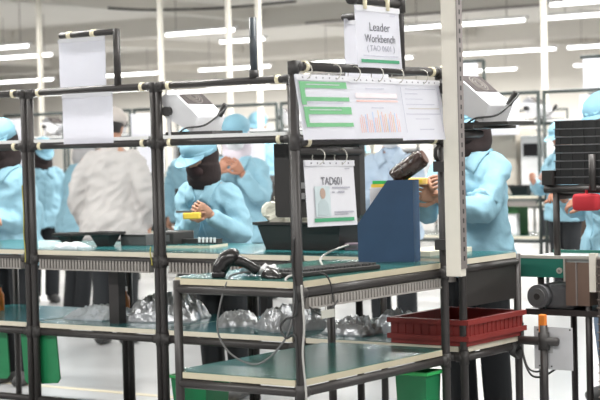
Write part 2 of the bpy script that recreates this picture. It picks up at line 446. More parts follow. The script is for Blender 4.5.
# leader sign on its own pipe arm
t = thing('sign_frame', 'black pipe arm rising from the leader rail to hold its two signs', 'sign frame', (-.012, .680, 1.598))
MB().tube([(0, 0, -.015), (0, 0, .285)], .0165).build('upright', PIPE, t, True)
MB().tube([(0, -.325, .232), (0, 0, .232)], .0155).build('arm', PIPE, t, True)
MB().tube([(0, 0, .2), (-.25, 0, .2)], .0145).build('arm', PIPE, t, True)
MB().tube([(-.25, .0, .2), (-.25, .36, .2)], .0145).build('arm', PIPE, t, True)
MB().tube([(0, 0, .20), (0, 0, .262)], .023).build('joint', JOINT, t, True)
MB().tube([(0, -.33, .232), (0, -.30, .232)], .0185).build('end_cap', JOINT, t, True)
s = sheet('leader_sign', 'sign reading Leader Workbench above the leader rail', 'sign', (.0085, .348, 1.808), 90, .29, .222, -3, holes=False)
text('Leader', s, 'lettering', INK, .148, -.075, .135, .030, -.0062)
text('Workbench', s, 'lettering', INK, .145, -.117, .20, .028, -.0062)
text('( TAO 0601 )', s, 'lettering', INKG, .148, -.155, .18, .027, -.0062)
bars(s, 'small_print', INKL, ((.03, .26, -.181, -.178), (.22, .255, -.031, -.027)))
bars(s, 'green_band', GREEN2, ((.015, .265, -.205, -.193),))
for x in (.07, .22): MB().tube([(x, .02, .022), (x-.008, -.006, .03), (x-.014, -.007, -.012)], .008, 8).build('hook_band', CLIP, s, True)
s = sheet('blank_sign', 'blank white sheet hanging just behind the Leader Workbench sign', 'sign', (-.2455, .655, 1.79), 90, .30, .22, 0, holes=False)
MB().tube([(.09-.012, .0165, .008), (.09+.012, .0165, .008)], .0175, 10).build('hook_band', CLIP, s, True)
bars(s, 'faint_print', mat('faint_print', (.75, .77, .80), .6), ((.08, .22, -.18, -.05),))
# badge sheet
s = sheet('badge_sheet', 'clear sleeved sheet reading TAD601 with a portrait photo and green band', 'sign', (.012, .012, 1.262), 90, .30, .228, -4, roll=1.2, m=PAPERS, rings=(.09, .225))
text('TAD601', s, 'lettering', INK, .15, -.072, .125, .027, -.0062)
bars(s, 'small_print', INKG, ((.15, .26, -.098, -.093), (.15, .165, -.114, -.109), (.185, .225, -.114, -.108), (.155, .275, -.183, -.178), (.155, .24, -.19, -.187), (.235, .265, -.031, -.028)))
bars(s, 'portrait_backdrop', mat('portrait_backdrop', (.50, .58, .60), .6), ((.045, .135, -.195, -.09),))
b = MB(); b.prism([(.055, -.19), (.125, -.19), (.12, -.15), (.10, -.135), (.08, -.135), (.06, -.15)], (-.0066, -.006)); b.build('portrait_body', mat('portrait_body', (.42, .50, .52), .6), s)
b = MB(); b.prism([(.09+.016*math.cos(a), -.115+.019*math.sin(a)) for a in [2*PI*k/16 for k in range(16)]], (-.0072, -.0066)); b.build('portrait_face', mat('portrait_face', (.42, .30, .24), .6), s)
bars(s, 'green_band', GREEN2, ((.035, .275, -.213, -.2),))

# blank sheets and frames on row one
def frame(label, loc, wd, h):
    t = thing('sign_frame', label, 'sign frame', loc)
    MB().tube([(0, 0, 0), (0, 0, h+.012)], .0165).build('upright', PIPE, t, True)
    MB().tube([(-wd, 0, h), (0, 0, h)], .0145).build('arm', PIPE, t, True)
    for x in (-wd+.06, -wd+.21): MB().tube([(x-.012, 0, h), (x+.012, 0, h)], .0175).build('clip', CLIP, t, True)
    return t
frame('black pipe arm standing on the rail over the blank left sheets', (-1.842, YR, 1.612), .352, .248)
sheet('blank_sign', 'blank white sheet hung from the left pipe arm above the rail', 'sign', (-2.19, YR-.018, 1.842), 0, .292, .226, 0, holes=False)
s = sheet('blank_sign', 'large blank white sheet hung below the rail under the left pipe arm', 'sign', (-2.175, YR-.02, 1.585), 0, .315, .235, 0, holes=False)
t = thing('upright_pipe', 'lone dark upright pipe standing on the rail between blower and charts', 'pipe', (-1.055, YR, 1.61))
MB().tube([(0, 0, 0), (0, 0, .262)], .0165).build('shaft', mat('pipe_slate', (.045, .055, .065), .4), t, True)
MB().tube([(0, 0, 0), (0, 0, .035)], .021).build('base_joint', JOINT, t, True)

# far sheets -----------------------------------------------------------
def far_sheet(x, y, z, w, h, label): return sheet('hanging_sheet', label, 'sheet', (x, y-.02, z), 0, w, h, 0, holes=False, group='blank sheets on the second row')
far_sheet(-8.10, 8.3, 1.70, .38, .26, 'blank sheet behind the beige capped worker, upper of two')
far_sheet(-8.02, 8.3, 1.44, .36, .34, 'blank sheet behind the beige capped worker, lower of two')
far_sheet(-9.95, 8.3, 1.70, .42, .26, 'blank sheet on the second row at the left edge')
far_sheet(-9.72, 8.3, 1.44, .28, .30, 'blank sheet below the rail at the left edge over the blue cap')
far_sheet(-5.93, 8.3, 1.70, .4, .42, 'blank sheet seen left of the leader rack')
far_sheet(-6.62, 8.3, 1.45, .22, .26, 'blank sheet right behind the left air blower')
far_sheet(-3.93, 8.3, 1.70, .30, .32, 'blank sheet right of the right air blower')
far_sheet(-3.05, 8.3, 1.70, .3, .3, 'blank sheet behind the stacked black trays')
def far_frame(label, loc, wd, h):
    t = thing('sign_frame', label, 'sign frame', loc)
    MB().tube([(0, 0, 0), (0, 0, h)], .016).build('upright', PIPEG, t, True); MB().tube([(-wd, 0, h), (0, 0, h)], .016).build('arm', PIPEG, t, True)
    MB().box(-wd+.02, -.06, -.004, -.001, h-.27, h-.016).build('sheet', PAPER, t)
    return t
far_frame('sign frame with white sheet right behind the right air blower', (-3.98, 8.3, 1.75), .38, .29)
far_frame('low sign frame with white sheet right of the right air blower', (-5.9, 15.2, 1.75), .45, .18)
far_frame('sign frame at the right edge over the blue capped man', (-2.62, 8.3, 1.75), .42, .27)

# ------------------------------------------------------------------ ionising air blowers
def blower():
    t = thing('air_blower', None, 'air blower')
    a = math.atan2(-.135, .165); L = .198; th = .105
    d = V((math.cos(a), 0, math.sin(a))); n = V((-d.z, 0, d.x))
    o = V((-.10, 0, .208))
    def P(u, v, y): p = o+d*u-n*v; return (p.x, y, p.z)
    b = MB(); q = [(0, 0), (L, 0), (L+.02, th*.75), (.05, th*1.15), (-.02, th*.6)]
    A = [P(u, v, 0) for u, v in q]
    bb = MB(); bb.prism([(p[0], p[2]) for p in A], (0, .20)); bb.build('housing', IONW, t, bevel=.006)
    bb = MB(); bb.prism([(p[0], p[2]) for p in A], (-.004, 0)); bb.build('side_plate', IONG, t)
    g = MB(); q = [P(u, -.003, y) for u, y in ((.008, .012), (.112, .012), (.112, .188), (.008, .188))]
    q2 = [P(u, .004, y) for u, y in ((.008, .012), (.112, .012), (.112, .188), (.008, .188))]
    g.rings([q2, q]); gr = g.build('fan_grille', GRILLE, t)
    g = MB()
    for rr in (.018, .032, .046):
        g.tube([P(.060+rr*math.cos(k*PI/8), -.004, .1+rr*math.sin(k*PI/8)) for k in range(17)], .0016, 6)
    g.build('grille_rings', DUCT, gr, True)
    g = MB(); g.rings([[P(u, v, y) for u, y in ((.14, .05), (.18, .05), (.18, .16), (.14, .16))] for v in (.002, -.002)]); lb_ = g.build('rating_label', PAPER, t)
    g = MB(); g.rings([[P(u, v, y) for u, y in ((.147, .07), (.155, .07), (.155, .15), (.147, .15))] for v in (-.0022, -.0028)]); g.rings([[P(u, v, y) for u, y in ((.163, .06), (.171, .06), (.171, .15), (.163, .15))] for v in (-.0022, -.0028)]); g.build('label_print', INKG, lb_)
    kx = P(.055, .085, 0)
    MB().tube([(kx[0], -.03, kx[2]), (kx[0], -.004, kx[2])], .022, 12).build('knob', BLACKP, t)
    MB().prism([(kx[0]-.012, kx[2]+.012), (kx[0]+.012, kx[2]+.012), (kx[0]+.014, .0), (kx[0]-.0, .0)], (-.012, -.005)).build('bracket', IONG, t)
    MB().prism([(kx[0]-.012, kx[2]+.012), (kx[0]+.012, kx[2]+.012), (kx[0]+.014, .0), (kx[0]-.0, .0)], (.201, .207)).build('bracket', IONG, t)
    MB().box(-.13, .14, -.01, .21, 0, .014).build('base_plate', BLACKP, t)
    e = P(L, .0, .15)
    MB().tube([(e[0]+.005, .15, e[2]+.0), (e[0]+.04, .15, e[2]+.05)], .013, 8).build('plug', BLACKP, t)
    MB().tube(cat([(e[0]+.04, .15, e[2]+.05), (e[0]+.06, .12, e[2]+.03), (e[0]+.02, .03, e[2]-.04), (e[0]-.05, -.02, .03), (e[0]-.09, -.02, .012)]), .0042, 6).build('power_cord', CABLE, t, True)
    return t
bl = blower(); tag(bl, 'white tilted air blower on the shelf above the bent over worker', 'air blower', group='air blowers'); bl.location = (-1.455, 1.18, 1.377)
dup(bl, (-.025, 1.27, 1.377), label='white tilted air blower right of the ivory column', group='air blowers')
MB().box(-.15, .035, -.10, .25, -.012, 0).build('arm_tray', BLACKP, [o for o in bpy.data.objects if o.name.startswith('air_blower') and o != bl and not o.parent][0])
for i, (x, lbx) in enumerate(((-9.28, 'white air blower behind the large blank left sheet'), (-6.15, 'white air blower left of the leader rack in the second row'), (-3.48, 'white air blower in front of the blue capped man, second row'), (-8.45, 'white air blower near the beige capped worker'))):
    dup(bl, (x, 8.36, 1.498), label=lbx, group='air blowers of the second row')

# ------------------------------------------------------------------ things on the benches
def tote(name, label, loc, rz, w, d, h, m=BLACKP, tp=.03, group=None):
    t = thing(name, label, 'bin', loc, rz, group)
    a, b_ = w/2, d/2
    def rect(x, y, z): return [(-x, -y, z), (x, -y, z), (x, y, z), (-x, y, z)]
    MB().rings([rect(a-tp, b_-tp, 0), rect(a, b_, h), rect(a-.004, b_-.004, h), rect(a-tp-.003, b_-tp-.003, .006)]).build('body', m, t)
    MB().rings([rect(a, b_, h-.016), rect(a+.012, b_+.012, h-.012), rect(a+.012, b_+.012, h), rect(a-.003, b_-.003, h), rect(a-.003, b_-.003, h-.016), rect(a, b_, h-.016)], cap=False).build('rim', m, t)
    return t
tote('black_tote', 'black plastic tote holding white foam at the right of the front row', (-1.045, 1.56, .85), 0, .46, .28, .125)
b = MB(); random.seed(5)
b.ell((0, 0, .06), (.15, .09, .09), 26, 18, fn=lambda p, d: V((math.copysign(min(abs(p.x), .13), p.x), p.y, min(p.z, .1)))+d*.02*noise.noise(p*22))
tag(b.build('foam_packing', FOAM, None, False, loc=(-1.18, 1.56, .955)), 'crumpled white foam packing heaped in the black tote', 'packing')
tote('black_tote', 'black tote standing beside the grey carton behind the left rail', (-2.235, 1.46, .85), 0, .135, .10, .07)
tote('black_tote', 'small black tote close to the leftmost double post', (-2.425, 1.42, .85), 0, .10, .12, .065)
t = thing('grey_carton', 'long dark grey carton on the bench below the white coated man', 'box', (-2.02, 1.515, .85))
MB().box(-.165, .0, .0, .11, 0, .055).build('body', GREYP, t, bevel=.002); MB().box(-.16, -.005, -.003, 0, .045, .052).build('lid_seam', BLACKP, t)
t = thing('instrument_box', 'small black instrument box beside the double post, left of the bent worker', 'box', (-1.83, 1.50, .85), 0)
MB().box(-.06, .06, -.08, .08, 0, .075).build('body', BLACKP, t, bevel=.006); MB().box(-.04, .04, -.083, -.08, .03, .06).build('face_plate', GREYP, t)
# bag
def pillow(name, label, cate, loc, rz, sx, sy, sz, m, seed, group=None):
    b = MB(); o = V((seed*3.1, seed*1.7, 0)); nx, ny = 40, 32; top, bot = [], []
    for j in range(ny+1):
        rt_, rb = [], []
        for i in range(nx+1):
            u, v = 2*i/nx-1, 2*j/ny-1
            x = u*sx*(1+.10*noise.noise(V((v*2.2, u, seed)))); y = v*sy*(1+.12*noise.noise(V((u*2.2, v, seed+9))))
            p = V((x*1.0, y*1.0, 0))
            e = max(0, (1-abs(u)**3)*(1-abs(v)**3))
            r1 = 1-abs(noise.noise(p*15+o))*2.2; r2 = 1-abs(noise.noise(V((p.x*30+p.y*12, p.y*34, 3))+o))*2
            h = max(.0, .28+.5*r1+.22*r2)
            z = .003+2*sz*e**.6*h+.004*(1-e)*(1+noise.noise(p*40+o))
            rt_.append(b.bm.verts.new((x, y, z))); rb.append(b.bm.verts.new((x, y, 0)))
        top.append(rt_); bot.append(rb)
    for j in range(ny):
        for i in range(nx):
            b.bm.faces.new((top[j][i], top[j][i+1], top[j+1][i+1], top[j+1][i])); b.bm.faces.new((bot[j][i], bot[j+1][i], bot[j+1][i+1], bot[j][i+1]))
    for j in range(ny):
        for i in (0, nx): b.bm.faces.new((top[j][i], top[j+1][i], bot[j+1][i], bot[j][i]))
    for i in range(nx):
        for j in (0, ny): b.bm.faces.new((top[j][i], bot[j][i], bot[j][i+1], top[j][i+1]))
    x = b.build(name, m, None, False, loc=loc); x.rotation_euler[2] = R(rz); return tag(x, label, cate, group)
pillow('plastic_bag', 'small crumpled white bag on the bench between the black totes', 'bag', (-2.26, 1.255, .85), 0, .075, .05, .016, mat('bag_white', (.75, .82, .86), .25, bump=.4), 1)
for i, (x, y, z, sx, sy, sz, lbx, m) in enumerate(((-2.26, 1.45, .5, .13, .14, .034, 'silver pouch on the lower shelf beside the leftmost double post', POLY), (-1.885, 1.50, .5, .17, .15, .072, 'large clear bag of grey pouches on the second lower shelf', SILVER), (-1.42, 1.45, .5, .09, .12, .035, 'silver pouch on the lower shelf behind the hanging scanner cord', SILVER), (-1.08, 1.42, .5, .15, .13, .06, 'big silver pouch on the lower shelf left of the leader post', SILVER), (-.70, 1.40, .5, .13, .12, .04, 'silver pouch on the lower shelf seen over the leader shelf', SILVER), (-.56, 1.46, .5, .07, .09, .055, 'small bright pouch beside the red crate', POLY))):
    pillow('silver_pouch', lbx, 'pouch', (x, y, z), 20*i, sx, sy, sz, m, i+2, 'pouches on the lower shelves')
# board tray by bent worker
t = thing('board_tray', 'white edged board tray in front of the bent over worker', 'tray', (-1.70, 1.46, .85), 12)
MB().box(-.10, .13, -.05, .14, 0, .012).build('board', CREAM, t); MB().box(-.095, .125, -.045, .135, .012, .016).build('liner', ESD, t)
t = thing('circuit_fixture', 'black slotted fixture with white teeth lying on the board tray', 'fixture', (-1.695, 1.52, .866), 12)
MB().box(-.10, .11, -.02, .03, 0, .022).build('base', BLACKP, t)
for k in range(5): MB().box(.01+k*.02, .02+k*.02, -.026, -.02, .006, .03).build('tooth', WHITE, t)
# monitor with dark back
t = thing('monitor', 'black monitor hung under the rail behind the badge sheet', 'monitor', (-.835, 1.30, 0))
b = MB(); b.prism([(-.225+.012, 1.003), (.225-.012, 1.003), (.225, 1.015), (.225, 1.325), (-.225, 1.325), (-.225, 1.015)], (-.02, .02)); b.build('casing', BLACKP, t)
MB().box(-.12, .12, -.045, -.02, 1.08, 1.26).build('rear_housing', BLACKP, t, bevel=.01)
for z in (1.13, 1.085): MB().box(-.115, -.045, -.0472, -.045, z, z+.026).build('rating_label', mat('label_grey', (.35, .35, .35), .6), t)
MB().box(-.03, .03, -.03, .0, 1.325, 1.345).build('hanger', JOINT, t); MB().box(-.03, .03, -.15, -.0, 1.335, 1.348).build('hanger', JOINT, t)
# end board + bottle
t = thing('white_board_tray', 'white edged board lying on the end bench before the standing woman', 'tray', (-.26, 1.41, .85), 90)
MB().box(-.18, .16, -.02, .16, 0, .018).build('board', CREAM, t)
t = thing('small_bottle', 'small translucent white bottle beside the ivory column on the end bench', 'bottle', (-.085, 1.20, .85))
MB().tube([(0, 0, 0), (0, 0, .055), (0, 0, .065), (0, 0, .068)], [.018, .018, .012, .008], 14).build('body', mat('bottle_white', (.75, .78, .76), .3), t, True)
MB().tube([(0, 0, .068), (0, 0, .085)], .009, 12).build('cap', WHITE, t)
t = thing('charger_box', 'small purple grey adapter on the bench beside the blue file', 'adapter', (-.80, 1.50, .85), 10)
MB().box(-.03, .05, -.03, .03, 0, .032).build('body', mat('adapter', (.16, .12, .15), .5), t, bevel=.004); MB().box(-.03, .03, -.031, -.03, .01, .022).build('plate', GREYP, t)
tag(MB().tube(cat([(-.80, 1.46, .875), (-.72, 1.2, .862), (-.45, .75, .868), (-.2, .40, .856), (-.10, .05, .856), (-.03, .01, .80)]), .0045, 6).build('white_cable', CABLEG, None, True), 'pale cable running from the adapter over the leader bench', 'cable')
# leader bench: magazine file
t = thing('magazine_file', 'blue cardboard magazine file standing on the leader workbench', 'magazine file', (-.348, .865, .85), 14)
L = .232; T = .078; prof = [(0, 0), (L, 0), (L, .32), (.128, .32), (0, .15)]
for y in (0, T-.004): MB().prism(prof, (y, y+.004)).build('side_panel', BLUEF, t)
MB().box(L-.004, L, .004, T-.004, 0, .32).build('spine', BLUEF, t); MB().box(0, .004, .004, T-.004, 0, .15).build('front_panel', BLUEF, t); MB().box(.004, L-.004, .004, T-.004, 0, .004).build('base', BLUEF, t)
ca, sa = math.cos(R(14)), math.sin(R(14))
def FL(x, y, z): return (-.348+x*ca-y*sa, .865+x*sa+y*ca, .85+z)
for k, (m, lbx, h, x0, y) in enumerate(((PAPER, 'white document standing in the blue file', .292, .05, .012), (YEL, 'yellow folder standing in the blue file behind the white document', .305, .052, .024), (GREENR, 'green folder standing in the blue file behind the yellow one', .318, .054, .036))):
    o = MB().box(0, .17, 0, .009, 0, h-.006).build('document', m); o.location = FL(x0, y, .006); o.rotation_euler[2] = R(14); tag(o, lbx, 'document', 'documents in the blue file')
t = thing('wrapped_roll', 'shiny dark brown plastic wrapped roll lying across the top of the file', 'roll', FL(.195, .04, .360), 14); t.scale = (.9, .9, .95)
a = R(-32)
b = MB(); pts = [(-.06, 0, -.035), (-.056, 0, -.032), (-.04, 0, -.022), (0, 0, .003), (.045, 0, .03), (.075, 0, .047), (.082, 0, .05)]
b.tube(pts, [.020, .034, .039, .040, .040, .038, .030], 24)
for v in b.bm.verts: v.co += v.co.normalized()*.006*noise.noise(v.co*45)
b.build('wrap', mat('brown_wrap', (.045, .022, .016), .16, var=.3, scale=30, bump=.8, bscale=45, coat=.6), t, True)
MB().tube([(.076, 0, .0475), (.0845, 0, .0525)], .03, 18).build('end_cap', mat('brown_end', (.10, .045, .03), .5), t)
# keyboard
t = thing('keyboard', 'black keyboard lying along the front edge of the leader workbench', 'keyboard', (-.135, .34, .85), 90-8)
MB().box(-.225, .225, -.065, .065, 0, .018).build('base', BLACKP, t, bevel=.004)
b = MB()
for r_ in range(6):
    for k in range(22): b.box(-.215+k*.0196, -.215+k*.0196+.016, -.055+r_*.019, -.055+r_*.019+.015, .018, .026)
b.build('keys', mat('keys_black', (.05, .05, .05), .4), t)
# mouse
t = thing('mouse', 'black computer mouse on the left corner of the leader workbench', 'mouse', (-.19, .085, .85), 62)
b = MB(); b.ell((0, 0, .0), (.032, .06, .036), 24, 14, fn=lambda p, d: V((p.x, p.y, max(p.z, 0)*(1+.25*d.y)))); b.build('shell', BLACKG, t, True)
MB().box(-.0015, .0015, .0, .05, .028, .036).build('button_gap', INKG, t); MB().tube([(-.004, .03, .034), (.004, .03, .034)], .007, 10).build('scroll_wheel', GREYP, t)
# scanner
t = thing('barcode_scanner', 'black handheld barcode scanner resting nose down on the leader workbench', 'scanner', (-.345, .075, .85), 34); t.scale = (.74, .85, .74)
b = MB(); b.tube(cat([(-.078, 0, .016), (-.07, 0, .045), (-.045, 0, .082), (-.015, 0, .098), (.015, 0, .092)], 5), [.036]*5+[.040]*5+[.043]*5+[.042]*3+[.038, .034, .03], 16)
b.build('head', BLACKG, t, True)
MB().box(-.112, -.045, -.036, .036, 0, .03).build('nose', BLACKG, t, bevel=.008)
MB().tube(cat([(-.01, 0, .085), (.045, 0, .070), (.085, 0, .045), (.112, 0, .026)], 5), [.034, .032, .030, .028, .027, .026, .025, .025, .025, .025, .026, .026, .026, .025, .024, .020], 14).build('handle', BLACKG, t, True)
MB().box(.02, .04, -.008, .008, .045, .065).build('trigger', AMBER, t)
# crumpled paper
for i, (x, y, lbx) in enumerate(((-.27, .17, 'crumpled white tissue between scanner and mouse'), (-.345, .16, 'crumpled pale blue tissue behind the scanner'))):
    b = MB(); b.ell((0, 0, .018), (.04, .03, .018), 22, 14, fn=lambda p, d: V((p.x, p.y, max(0, p.z)))+d*.014*noise.noise(p*60+V((i, 0, 0)))); o = b.build('tissue', mat('tissue%d' % i, ((.8, .8, .8), (.5, .68, .76))[i], .7), None, loc=(x, y, .8525)); tag(o, lbx, 'tissue')
    for v in o.data.vertices: v.co.z = max(v.co.z, 0)
# cables on the leader bench
def cable(label, pts, r=.004, m=CABLE): return tag(MB().tube(cat(pts), r, 7).build('cable', m, None, True), label, 'cable')
cable('thin grey scanner cord hanging in a loop below the leader worktop', [(-.29, .15, .866), (-.30, .03, .868), (-.315, -.006, .845), (-.35, -.012, .75), (-.36, -.012, .66), (-.30, -.012, .585), (-.18, -.012, .56), (-.06, -.012, .66), (-.02, -.018, .78), (-.018, -.02, .88)], .0036, mat('cord_grey', (.12, .12, .12), .5))
cable('black cable looped around the leader corner post', [(-.012, -.022, 1.0), (-.02, -.022, .9), (-.005, -.024, .75), (-.06, -.014, .72), (-.085, -.014, .69), (-.06, -.014, .655), (-.015, -.022, .66), (-.01, -.022, .5)], .004)
cable('pale cable running down the leader corner post to the floor', [(.013, -.02, .84), (.018, -.016, .7), (.012, -.02, .6), (.02, -.016, .45), (.014, -.02, .25), (.016, -.02, .02)], .0038, CABLEG)
cable('thin black cable dangling over the front edge of the leader worktop', [(-.02, .13, .868), (.005, .14, .86), (.012, .16, .82), (.011, .17, .765)], .003)
cable('thin black cable running along below the leader duct', [(.01, .03, .76), (.012, .10, .725), (.012, .16, .745), (.01, .2, .77)], .003)
cable('yellow green cable running down the leftmost double post', [(-2.458, 1.1265, 1.16), (-2.452, 1.126, 1.02), (-2.456, 1.1265, .92), (-2.449, 1.126, .84), (-2.45, 1.126, .79)], .003, CABLEY)
cable('yellow green cable beside the second double post', [(-1.655, 1.1285, .875), (-1.659, 1.1285, .845), (-1.65, 1.127, .81), (-1.648, 1.126, .79)], .003, CABLEY)
t = thing('cable_tag', 'pale tag clipped under the leader duct', 'tag', (.012, .12, .726), 90); MB().box(-.03, .05, -.004, .0, -.012, .016).build('plate', mat('tag_pale', (.45, .45, .40), .6), t)
MB().box(-.002, .002, -.003, .0, .016, .03).build('tie', CABLEG, t)
# red crate
t = thing('red_crate', 'large red ribbed plastic crate on the lower shelf of the end bench', 'crate', (-.20, 1.37, .5), 90)
w_, d_, h_ = .46, .36, .105
def rc(x, y, z): return [(-x, -y, z), (x, -y, z), (x, y, z), (-x, y, z)]
MB().rings([rc(w_/2, d_/2, 0), rc(w_/2, d_/2, h_), rc(w_/2-.012, d_/2-.012, h_), rc(w_/2-.012, d_/2-.012, .012)]).build('body', REDP, t)
b = MB()
for k in range(13):
    x = -w_/2+.02+k*.035
    b.box(x, x+.005, -d_/2-.003, -d_/2, .03, h_-.02); b.box(x, x+.005, d_/2, d_/2+.003, .03, h_-.02)
for k in range(9):
    y = -d_/2+.03+k*.037
    b.box(-w_/2-.003, -w_/2, y, y+.005, .03, h_-.02); b.box(w_/2, w_/2+.003, y, y+.005, .03, h_-.02)
b.build('ribs', REDP, t)
b = MB()
for z in (.02, h_-.02): b.rings([rc(w_/2, d_/2, z), rc(w_/2+.012, d_/2+.012, z), rc(w_/2+.012, d_/2+.012, z+.02), rc(w_/2, d_/2, z+.02), rc(w_/2, d_/2, z)], cap=False)
b.build('rim', REDP, t)
# green boards / bins
def hboard(label, x, y, w, h, z, rot):
    t = thing('green_board', label, 'board', (x, y, z)); t.rotation_euler[1] = R(rot)
    q = [(-w/2, 0), (w/2, 0), (w/2, -h+.02), (w/2-.02, -h), (-w/2+.02, -h), (-w/2, -h+.02)]
    MB().prism(q, (0, .008)).build('panel', GREENP, t)
    for s_ in (-1, 1): MB().tube([(s_*w*.3, .004, -.01), (s_*w*.3, .004, .012)], .005, 8).build('hook', JOINT, t)
hboard('green plastic board hanging crooked under the shelf at the leftmost double post', -2.425, 1.17, .235, .25, .45, -5)
hboard('green plastic board hanging under the shelf at the left edge', -2.80, 1.19, .28, .25, .45, -3)
tote('green_bin', 'green plastic bin with bright rim on the floor under the scanner', (-1.575, 1.36, 0), 0, .21, .18, .275, GREENP, .02)
tote('green_bin', 'tall green plastic bin under the leader shelf beside the column', (-.105, .90, 0), 0, .14, .11, .432, GREENP, .015)
for o in [x for x in bpy.data.objects if x.parent and x.parent.name.startswith('green_bin') and x.name.startswith('rim')]: o.data.materials[0] = GREENR

# ------------------------------------------------------------------ conveyor, cart, trays at right
t = thing('conveyor', 'short green sided belt conveyor beyond the end bench', 'conveyor', (0, 1.70, 0))
MB().box(-.105, .125, 0, .012, .735, .815).build('side_plate', CONVG, t); MB().box(-.105, .30, .012, .36, .80, .815).build('belt', BELT, t)
MB().box(-.105, .30, -.006, .012, .815, .828).build('edge_rail', ALU, t); MB().box(.125, .132, -.006, .012, .72, .815).build('end_trim', ALU, t)
MB().box(-.105, .30, .348, .36, .735, .828).build('side_plate', CONVG, t)
MB().tube([(.105, -.006, .765), (.105, .0, .765)], .013, 14).build('bolt', ALU, t); MB().tube([(.105, -.009, .765), (.105, -.005, .765)], .006, 10).build('bolt', STEEL, t)
MB().box(.132, .24, .0, .35, .62, .80).build('drive_cover', BROWNP, t); MB().box(.18, .186, -.006, 0, .62, .80).build('cover_seam', STEEL, t)
MB().box(.245, .275, -.01, .02, .68, .84).build('end_post', IVORY, t)
for x in (.0, .22):
    for y in (.03, .33): MB().tube([(x, y, 0), (x, y, .74)], .015).build('leg', PIPE, t, True)
mo = MB().tube([(.01, -.02, .655), (.01, .2, .655)], .05, 22).build('motor', MOTOR, t); 
MB().tube([(.01, -.026, .655), (.01, -.02, .655)], .034, 20).build('end_ring', GREYP, mo); MB().tube([(.01, -.03, .655), (.01, -.026, .655)], .014, 14).build('hub', BLACKP, mo)
MB().box(.01, .16, .02, .16, .60, .70).build('gearbox', MOTOR, t, bevel=.012)
MB().box(-.06, .30, .0, .30, .575, .6).build('motor_shelf', PIPE, t)
# control stand
t = thing('control_stand', 'black pipe stand with white plate and orange lever before the conveyor', 'stand', (.145, 1.47, 0))
MB().tube([(0, 0, 0), (0, 0, .56)], .0165).build('post', PIPE, t, True); MB().tube([(-.11, 0, .495), (.062, 0, .495)], .0175).build('crossbar', PIPE, t, True)
MB().tube([(0, 0, .46), (0, 0, .53)], .024).build('joint', JOINT, t, True)
MB().box(-.055, .118, .02, .024, .378, .552).build('plate', mat('plate_white', (.60, .60, .62), .5), t)
for x, z in ((-.035, .388), (.02, .388), (-.04, .535), (.105, .54)): MB().box(x, x+.006, .0185, .02, z, z+.006).build('screw', BLACKP, t)
MB().box(-.02, .03, .0185, .02, .445, .478).build('plate_label', mat('plate_grey', (.42, .42, .42), .5), t)
MB().box(-.02, .012, -.01, -.0 + .012, .53, .605).build('lever', ORNG, t, bevel=.006)
cable('black cable hanging from the end bench to the control stand', [(-.02, 1.60, .55), (.0, 1.55, .47), (.05, 1.50, .385), (.10, 1.49, .365), (.15, 1.485, .39)], .004)
cable('second black cable sagging below the white plate', [(-.02, 1.60, .52), (.0, 1.56, .42), (.06, 1.51, .35), (.12, 1.50, .345), (.18, 1.50, .38)], .0045)
b = MB()
for k in range(5):
    b.tube([(-.035+.003*k, 1.545+.035*math.cos(a)+.004*k, .445+.026*math.sin(a)-.003*k) for a in [2*PI*j/18 for j in range(19)]], .005, 6)
tag(b.build('cable_coil', CABLE, None, True), 'coiled black cable tied under the end bench shelf', 'cable')
# tray cart
t = thing('tray_rack', 'dark pipe rack standing on the conveyor, carrying the stack of black slotted trays', 'rack', (.085, 1.72, 0))
for x, y in ((0, .0),): MB().tube([(x, y, .828), (x, y, 1.10)], .015).build('post', PIPE, t, True)
for x, y in ((.66, 0), (.66, .32)): MB().tube([(x, y, 0), (x, y, 1.10)], .015).build('post', PIPE, t, True)
for y in (0, .32): MB().tube([(-.05, y, 1.106), (.68, y, 1.106)], .018).build('top_rail', PIPE, t, True)
for x in (0, .66): MB().tube([(x, 0, 1.075), (x, .32, 1.075)], .014).build('cross_rail', PIPE, t, True)
MB().tube([(.185, -.034, 1.10), (.185, -.034, 1.25)], .015).build('stop_post', PIPE, t, True)
MB().box(-.05, -.002, -.03, .04, 1.124, 1.185).build('corner_stop', JOINT, t)
TR = mat('tray_black', (.026, .026, .027), .45); TRL = mat('tray_lip', (.12, .12, .125), .35); TRB = mat('tray_brown', (.07, .055, .05), .5)
def tray_proto(name, m, ml):
    t = thing(name, None, 'tray')
    W, D, H = .54, .34, .033
    MB().box(0, W, 0, D, 0, H-.004).build('body', m, t)
    MB().box(-.004, W+.004, -.005, D+.004, H-.004, H).build('lip', ml, t)
    b = MB()
    for k in range(9): b.box(.02+k*.055, .024+k*.055, -.004, 0, .002, H-.006)
    b.build('ribs', m, t)
    return t
tp = tray_proto('black_tray', TR, TRL)
for k in range(8):
    o = tp if k == 0 else dup(tp)
    o.location = (.088+.002*(k % 2), 1.712, 1.125+k*.0335)
    tag(o, '%s black tray from the top of the stack at the right edge' % ('eighth', 'seventh', 'sixth', 'fifth', 'fourth', 'third', 'second', 'first')[k], 'tray', 'stack of black trays')
t = thing('tray_plinth', 'low black plinth under the brown tray stack at the right edge', 'plinth', (.30, 1.655, 0)); MB().box(0, .54, 0, .34, .0, .152).build('body', BLACKP, t, bevel=.01); MB().box(.02, .52, -.004, 0, .02, .13).build('front_panel', GREYP, t)
tp = tray_proto('brown_tray', TRB, mat('tray_brown_lip', (.2, .16, .14), .4))
for k in range(20):
    o = tp if k == 0 else dup(tp)
    o.location = (.300, 1.655, .003+.15+k*.0335)
    tag(o, '%s dark brown tray from the bottom of the low stack at the right edge' % (ords + ('thirteenth', 'fourteenth', 'fifteenth', 'sixteenth', 'seventeenth', 'eighteenth', 'nineteenth', 'twentieth'))[k], 'tray', 'low stack of brown trays')

